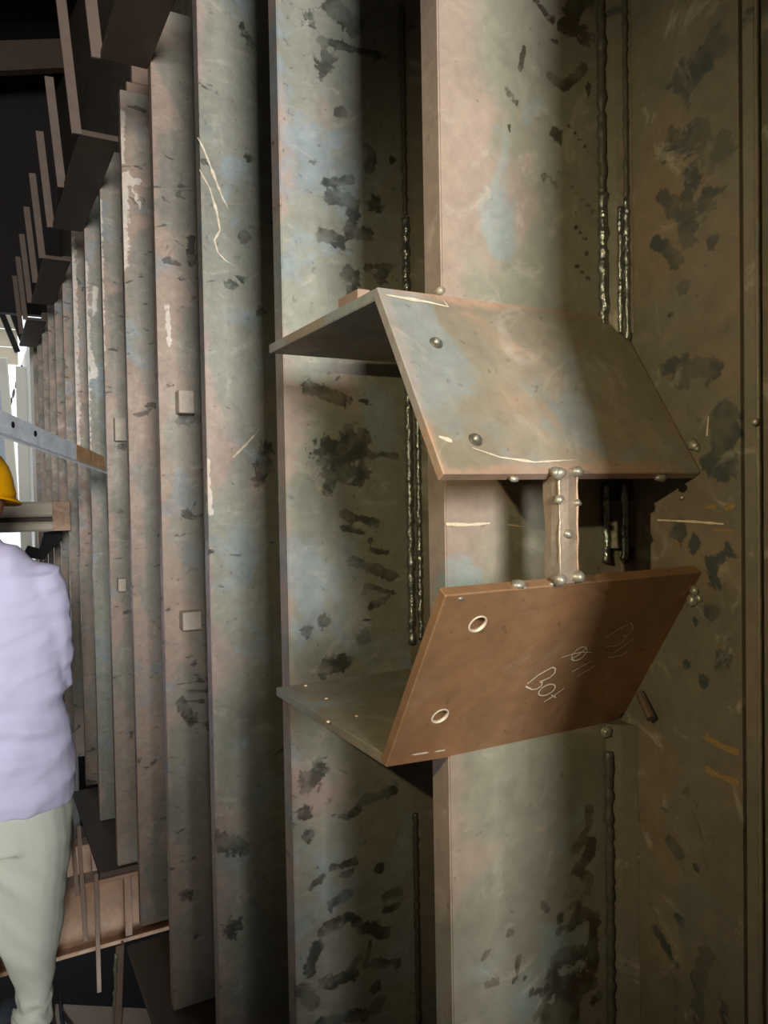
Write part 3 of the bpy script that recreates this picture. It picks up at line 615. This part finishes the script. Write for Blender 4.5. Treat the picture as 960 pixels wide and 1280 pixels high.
# channel beam at head height further down the row
p = ony(78, 640, 9.95); ch = thing('channel_beam', 'rusty pale channel beam at head height, running left from the far stiffeners behind the helmet', 'beam', Wd((p.x, 9.95, -.45)))
za, zb_, zc = ony(50, 627, 9.95).z, ony(50, 649, 9.95).z, ony(50, 664, 9.95).z
obj('upper_flange', wbox((-1.2, 9.85, zb_+.03), (1.0, 10.0, za), .01), M['cream'], ch)
obj('web', wbox((-1.2, 9.96, zb_-.03), (.99, 10.0, zb_+.029)), M['darkst'], ch)
obj('lower_flange', wbox((-1.2, 9.86, zc), (.97, 10.0, zb_-.031), .01), M['cream'], ch)
obj('rusty_end', wbox((.80, 9.84, zc), (.998, 9.848, za), .001), M['girder'], ch)
bm = bmesh.new(); q0, q1, q2 = ony(30, 690, 10.3), ony(55, 682, 10.3), ony(76, 664, 10.3)
prism(bm, [Wd(v) for v in (ony(28, 696, 10.3), ony(35, 682, 10.3), ony(50, 686, 10.3), ony(55, 666, 10.3), ony(78, 662, 10.3), ony(78, 675, 10.3), ony(62, 690, 10.3), ony(55, 700, 10.3))], (0, .03, 0))
tag(obj('gusset', bm, M['hole'], ch), 'black torch-cut gusset under the beam')

# daylight end: white stands in for daylight on the shell cladding beyond the roof
cl = thing('daylit_shell', 'daylight-white coloured cladding wall at the far end of the row, with dark slots', 'plating', Wd((1.0, 17.2, -4)))
obj('plating', wbox((1.0, 16.32, -4), (1.1, 34, 3.1)), M['white'], cl)
obj('end_sheet', wbox((.80, 17.4, -4), (.998, 17.5, 2.75)), M['white'], cl)
for i, (x, y) in enumerate(((26, 464), (21, 479), (17, 492), (14, 502))):
    u = 17.5+i*2.6; pz = onx(x, y, .99); obj('slot', wbox((.97, pz.y-.5, pz.z-.06), (.9985, pz.y+.5, pz.z+.06)), M['hole'], cl)
gb = thing('gable', 'cream plank gable with dark slanting truss bars, beyond the overhead ledges', 'gable', Wd((0, 20, 2)))
for i in range(8):
    z = 3.2+i*.42; obj('plank', wbox((-6, 20, z), (.98, 20.06+.01*(i % 2), z+.40), .004), M['cream'], gb)
for a, b in (((2, 392), (22, 440)), ((14, 385), (28, 425))):
    bm = bmesh.new(); bar(bm, Wd(ony(b[0], b[1], 19.6)), Wd(ony(a[0]-8, a[1]-20, 19.6)), .05, .05, (1, 0, 0)); obj('truss_bar', bm, M['hole'], gb)
cs = thing('sheet_stack', 'stack of white ribbed sheets leaning at the far left, under the cream gable', 'sheet', Wd((-1, 19, -1)))
for i in range(8):
    x = -.62+i*.18; bm = bmesh.new(); bar(bm, Wd((x, 17.6+.05*i, -.6)), Wd((x-.16, 17.6+.05*i, 3.0)), .16, .05, (1, 0, 0), .01); obj('ribbed_sheet', bm, M['white' if i % 2 else 'pale_blue'], cs)

# ------------------------------------------------------------------ the worker
def ring(c, rx, ry, n=24, rot=0): return [(c[0]+rx*math.cos(a)*math.cos(rot)-ry*math.sin(a)*math.sin(rot), c[1]+rx*math.cos(a)*math.sin(rot)+ry*math.sin(a)*math.cos(rot), c[2]) for a in [2*math.pi*k/n for k in range(n)]]
def loft(bm, rings):
    V = [[bm.verts.new(p) for p in r_] for r_ in rings]; n = len(V[0])
    for a, b in zip(V, V[1:]):
        for k in range(n): bm.faces.new((a[k], a[(k+1) % n], b[(k+1) % n], b[k]))
    bm.faces.new(V[0][::-1]); bm.faces.new(V[-1])
def remeshed(name, bm, mat, parent, voxel, fold=None, smooth=4, drop=None):
    bmesh.ops.recalc_face_normals(bm, faces=bm.faces)
    me = bpy.data.meshes.new(name); bm.to_mesh(me); bm.free(); o = bpy.data.objects.new(name, me); C.objects.link(o)
    md = o.modifiers.new('r', 'REMESH'); md.mode = 'VOXEL'; md.voxel_size = voxel
    sm = o.modifiers.new('s', 'SMOOTH'); sm.factor = .5; sm.iterations = smooth
    bpy.context.view_layer.update()
    ne = bpy.data.meshes.new_from_object(o.evaluated_get(bpy.context.evaluated_depsgraph_get())); o.modifiers.clear(); o.data = ne
    ne.materials.clear(); ne.materials.append(mat)
    if fold:
        nr = [v.normal.copy() for v in ne.vertices]
        for v, n in zip(ne.vertices, nr): v.co += n*fold(v.co)
    for p in ne.polygons: p.use_smooth = True
    o.parent = parent; return o
# local frame: origin between the feet, +y = the way he faces (away from the camera), +x = his right
pr = thing('person', 'worker seen from behind in a yellow hard hat, lavender shirt and pale khaki trousers', 'person', (0.0, 2.58, 0.003))
pr.rotation_euler = (0, 0, math.radians(-3))
hd = Vector((-.012, .035, 1.652))
body = bmesh.new()
loft(body, [ring((0, 0, z), a, b_) for z, a, b_ in ((.78, .165, .115), (.90, .175, .12), (1.05, .165, .11), (1.22, .17, .115), (1.36, .165, .10), (1.45, .11, .08), (1.50, .062, .06), (1.57, .056, .058), (1.62, .058, .062))])
# head: skull, jaw, nose, ears, turned to his right
hb = bmesh.new(); bmesh.ops.create_uvsphere(hb, u_segments=28, v_segments=20, radius=1)
for v in hb.verts:
    x, y, z = v.co; jaw = max(0, -z)
    v.co = Vector((x*.078*(1-.25*jaw), y*.098*(1-.12*jaw)+.012*jaw, z*.118))
for sx in (-1, 1):
    eb = bmesh.new(); bmesh.ops.create_uvsphere(eb, u_segments=12, v_segments=8, radius=1)
    for v in eb.verts: v.co = Vector((sx*.080+v.co.x*.009, -.008+v.co.y*.017, -.008+v.co.z*.031))
    merge(hb, eb)
nb = bmesh.new(); prism(nb, [(-.006, .090, .012), (.006, .090, .012), (.016, .096, -.03), (0, .122, -.028), (-.016, .096, -.03)], (0, -.02, 0)); merge(hb, nb)
mb = bmesh.new(); bmesh.ops.create_uvsphere(mb, u_segments=10, v_segments=6, radius=1)
for v in mb.verts: v.co = Vector((v.co.x*.024, .094+v.co.y*.009, -.058+v.co.z*.008))
merge(hb, mb)
HR = Matrix.Translation(hd) @ Matrix.Rotation(math.radians(-42), 4, 'Z') @ Matrix.Rotation(math.radians(-6), 4, 'X')
bmesh.ops.transform(hb, matrix=HR, verts=hb.verts); merge(body, hb)
hands = {1: Vector((.085, .30, 1.06)), -1: Vector((-.085, .30, 1.06))}
for s in (-1, 1):
    sh = Vector((s*.165, -.01, 1.39)); el = Vector((s*.185+.01, .02, 1.11)); wr = hands[s]
    tube(body, [sh, sh.lerp(el, .5), el, el.lerp(wr, .5), wr], [.042, .045, .042, .036, .027], 12)
    tube(body, [wr+Vector((0, -.005, 0)), wr+Vector((0, .04, .0)), wr+Vector((0, .085, 0))], [.026, .036, .032], 10)
    for k, (dx, L_) in enumerate(((-.027, .062), (-.009, .074), (.010, .070), (.028, .055))):
        f0 = wr+Vector((dx, .085, 0)); tube(body, [f0, f0+Vector((0, L_*.5, -.008)), f0+Vector((0, L_*.85, -.03))], [.0095, .0088, .0075], 8)
    t0 = wr+Vector((-s*.028, .03, 0)); tube(body, [t0, t0+Vector((-s*.022, .028, -.004)), t0+Vector((-s*.03, .055, -.012))], [.0115, .010, .0085], 8)
for s in (-1, 1):
    ft = FX = .12 if s > 0 else -.035
    tube(body, [(s*.085+.02, 0, .82), (s*.085+.03, .0, .5), (FX, -.02, .28), (FX, -.01, .08)], [.085, .065, .05, .04], 12)
remeshed('body', body, M['skin'], pr, .006, None, 3)
# shirt
sh_ = bmesh.new()
loft(sh_, [ring((cx, cy, z), a, b_, 28) for z, cx, cy, a, b_ in ((.725, .03, 0, .226, .165), (.80, .03, 0, .230, .165), (.92, .028, 0, .224, .155), (1.05, .022, 0, .212, .145), (1.18, .018, 0, .210, .140), (1.32, .015, 0, .212, .132), (1.43, .01, 0, .196, .118), (1.485, .0, .005, .148, .098), (1.53, -.02, .01, .098, .082), (1.56, -.03, .012, .072, .074))])
for s in (-1, 1):
    si = Vector((s*.07+.008, 0, 1.435)); sh0 = Vector((s*.150+.012, 0, 1.405)); el = Vector((s*.178+.018, .02, 1.10)); wr = hands[s].lerp(el, .30)
    tube(sh_, [si, sh0, sh0.lerp(el, .33), sh0.lerp(el, .7), el, el.lerp(wr, .5), wr], [.060, .082, .084, .076, .066, .056, .046], 14)
def shirt_fold(c):
    a = noise.noise(Vector((c.x*5, c.y*5, c.z*13)))*.012-abs(noise.noise(Vector((c.x*4+c.z*5, c.y*4, c.z*9-c.x*6))))*.016+.004
    a += noise.noise(Vector((c.x*9+c.z*6, c.y*7, c.z*16+3)))*.006
    r1 = noise.noise(Vector((c.x*6+c.z*3, c.y*5, c.z*15-c.x*5+11))); a += .014*max(0, .35-abs(r1))-.004
    if .78 < c.z < 1.08: a += .010*math.sin(c.z*58+2.2*noise.noise(c*6)+c.x*9)*max(0, 1-abs(c.z-.95)/.15)
    return a
sho = remeshed('shirt', sh_, M['shirt'], pr, .009, shirt_fold, 5)
bm = bmesh.new(); loft(bm, [ring((-.028, .012, 1.545), .078, .080, 24), ring((-.034, .012, 1.582), .070, .072, 24)]); obj('collar', bm, M['shirt'], sho, True).location = (0, 0, 0)
# trousers
tr_ = bmesh.new()
loft(tr_, [ring((.028, 0, z), a, b_, 24) for z, a, b_ in ((.62, .215, .15), (.78, .215, .145), (.88, .20, .135))])
loft(tr_, [ring((cx-.045*max(0,min(1,(.7-z)/.5)), cy, z), a, b_, 20) for z, cx, cy, a, b_ in ((.78, .105, 0, .125, .145), (.62, .130, 0, .122, .135), (.48, .135, -.005, .112, .12), (.36, .140, -.01, .102, .105), (.26, .152, -.015, .078, .088), (.17, .168, -.012, .056, .072), (.10, .165, -.006, .052, .072), (.05, .155, 0, .060, .085), (.015, .15, .005, .062, .09))])
loft(tr_, [ring((cx, cy, z), a, b_, 20) for z, cx, cy, a, b_ in ((.78, -.07, 0, .125, .145), (.62, -.075, 0, .120, .135), (.48, -.07, -.005, .105, .12), (.36, -.065, -.01, .088, .105), (.24, -.055, -.015, .072, .09), (.12, -.045, -.012, .066, .082), (.075, -.042, -.006, .064, .08))])
def tr_fold(c):
    a = noise.noise(Vector((c.x*10, c.y*8, c.z*5+7)))*.010+noise.noise(Vector((c.x*16+c.z*14, c.y*9, c.z*8)))*.007
    if c.z < .14: a += .005*math.sin(c.z*120+c.x*40+6*noise.noise(c*14))
    return a
remeshed('trousers', tr_, M['trous'], pr, .008, tr_fold, 4)
for s, fx, fy, rz in ((1, .107, .03, -.2), (-1, -.035, -.02, -.75)):
    bb = bmesh.new()
    loft(bb, [ring((0, y, z), a, h_, 14) for y, z, a, h_ in ((0, .1, .048, .055), (0, .06, .047, .06))])
    b2 = bmesh.new(); bmesh.ops.create_uvsphere(b2, u_segments=16, v_segments=10, radius=1)
    for v in b2.verts: v.co = Vector((v.co.x*.048, v.co.y*.135+.06, max(v.co.z*.055+.045, .002)))
    merge(bb, b2); bmesh.ops.transform(bb, matrix=Matrix.Translation((fx, fy, 0)) @ Matrix.Rotation(rz, 4, 'Z'), verts=bb.verts)
    remeshed('boot', bb, M['boot'], pr, .007, None, 2)
# hair and hard hat
hb = bmesh.new(); bmesh.ops.create_uvsphere(hb, u_segments=24, v_segments=16, radius=1)
for v in hb.verts:
    x, y, z = v.co; v.co = Vector((x*.083, y*.102-.004, z*.122))
bmesh.ops.delete(hb, geom=[v for v in hb.verts if v.co.z < -.055 or (v.co.y > .035 and v.co.z < .05) or (abs(v.co.x) > .06 and v.co.y > -.02 and v.co.z < .02)], context='VERTS')
bmesh.ops.transform(hb, matrix=HR, verts=hb.verts); obj('hair', hb, M['hair'], pr, True).location = (0, 0, 0)
hm = thing('tmp', '', '', (0, 0, 0)); bpy.data.objects.remove(hm)
sb = bmesh.new(); rings = []
prof = [(1.02, 0.0), (1.03, .012), (.99, .03), (.94, .06), (.84, .095), (.68, .122), (.45, .140), (.2, .148), (.02, .150)]
for rr_, z in prof:
    rings.append([(rr_*.108*math.cos(a), rr_*.130*math.sin(a), z+.006*max(0, math.cos(2*a))*(1 if z > .05 else 0)) for a in [2*math.pi*k/32 for k in range(32)]])
loft(sb, rings)
HM = Matrix.Translation(hd+Vector((0, 0, .018))) @ Matrix.Rotation(math.radians(-42), 4, 'Z') @ Matrix.Rotation(math.radians(-4), 4, 'X')
bmesh.ops.transform(sb, matrix=HM, verts=sb.verts); ho = obj('hard_hat', sb, M['helmet'], pr, True); ho.location = (0, 0, 0)
vb = bmesh.new(); n = 40; inner, outer, low = [], [], []
for k in range(n):
    a = 2*math.pi*k/n; f = max(0, math.sin(a)); e = .010+.026*f**1.5
    inner.append(vb.verts.new((.103*math.cos(a), .125*math.sin(a), .006)))
    outer.append(vb.verts.new(((.109+e*.4)*math.cos(a), (.131+e)*math.sin(a), -.006-.012*f)))
    low.append(vb.verts.new(((.107+e*.4)*math.cos(a), (.129+e)*math.sin(a), -.010-.012*f)))
for k in range(n):
    j = (k+1) % n; vb.faces.new((inner[k], inner[j], outer[j], outer[k])); vb.faces.new((outer[k], outer[j], low[j], low[k])); vb.faces.new((low[k], low[j], inner[j], inner[k]))
bmesh.ops.transform(vb, matrix=HM, verts=vb.verts); obj('brim', vb, M['helmet'], ho, True).location = (0, 0, 0)

# the photographer stands in the daylight behind the camera and shades the lower stiffeners
def copy_tree(o, parent=None):
    c = o.copy(); C.objects.link(c); c.parent = parent
    for k in o.children: copy_tree(k, c)
    return c
ph = copy_tree(pr); ph.location = (.03, -.52, 0); ph.rotation_euler = (0, 0, -.2)
tag(ph, 'photographer in a yellow hard hat standing just behind the camera, out of the photo', 'person')
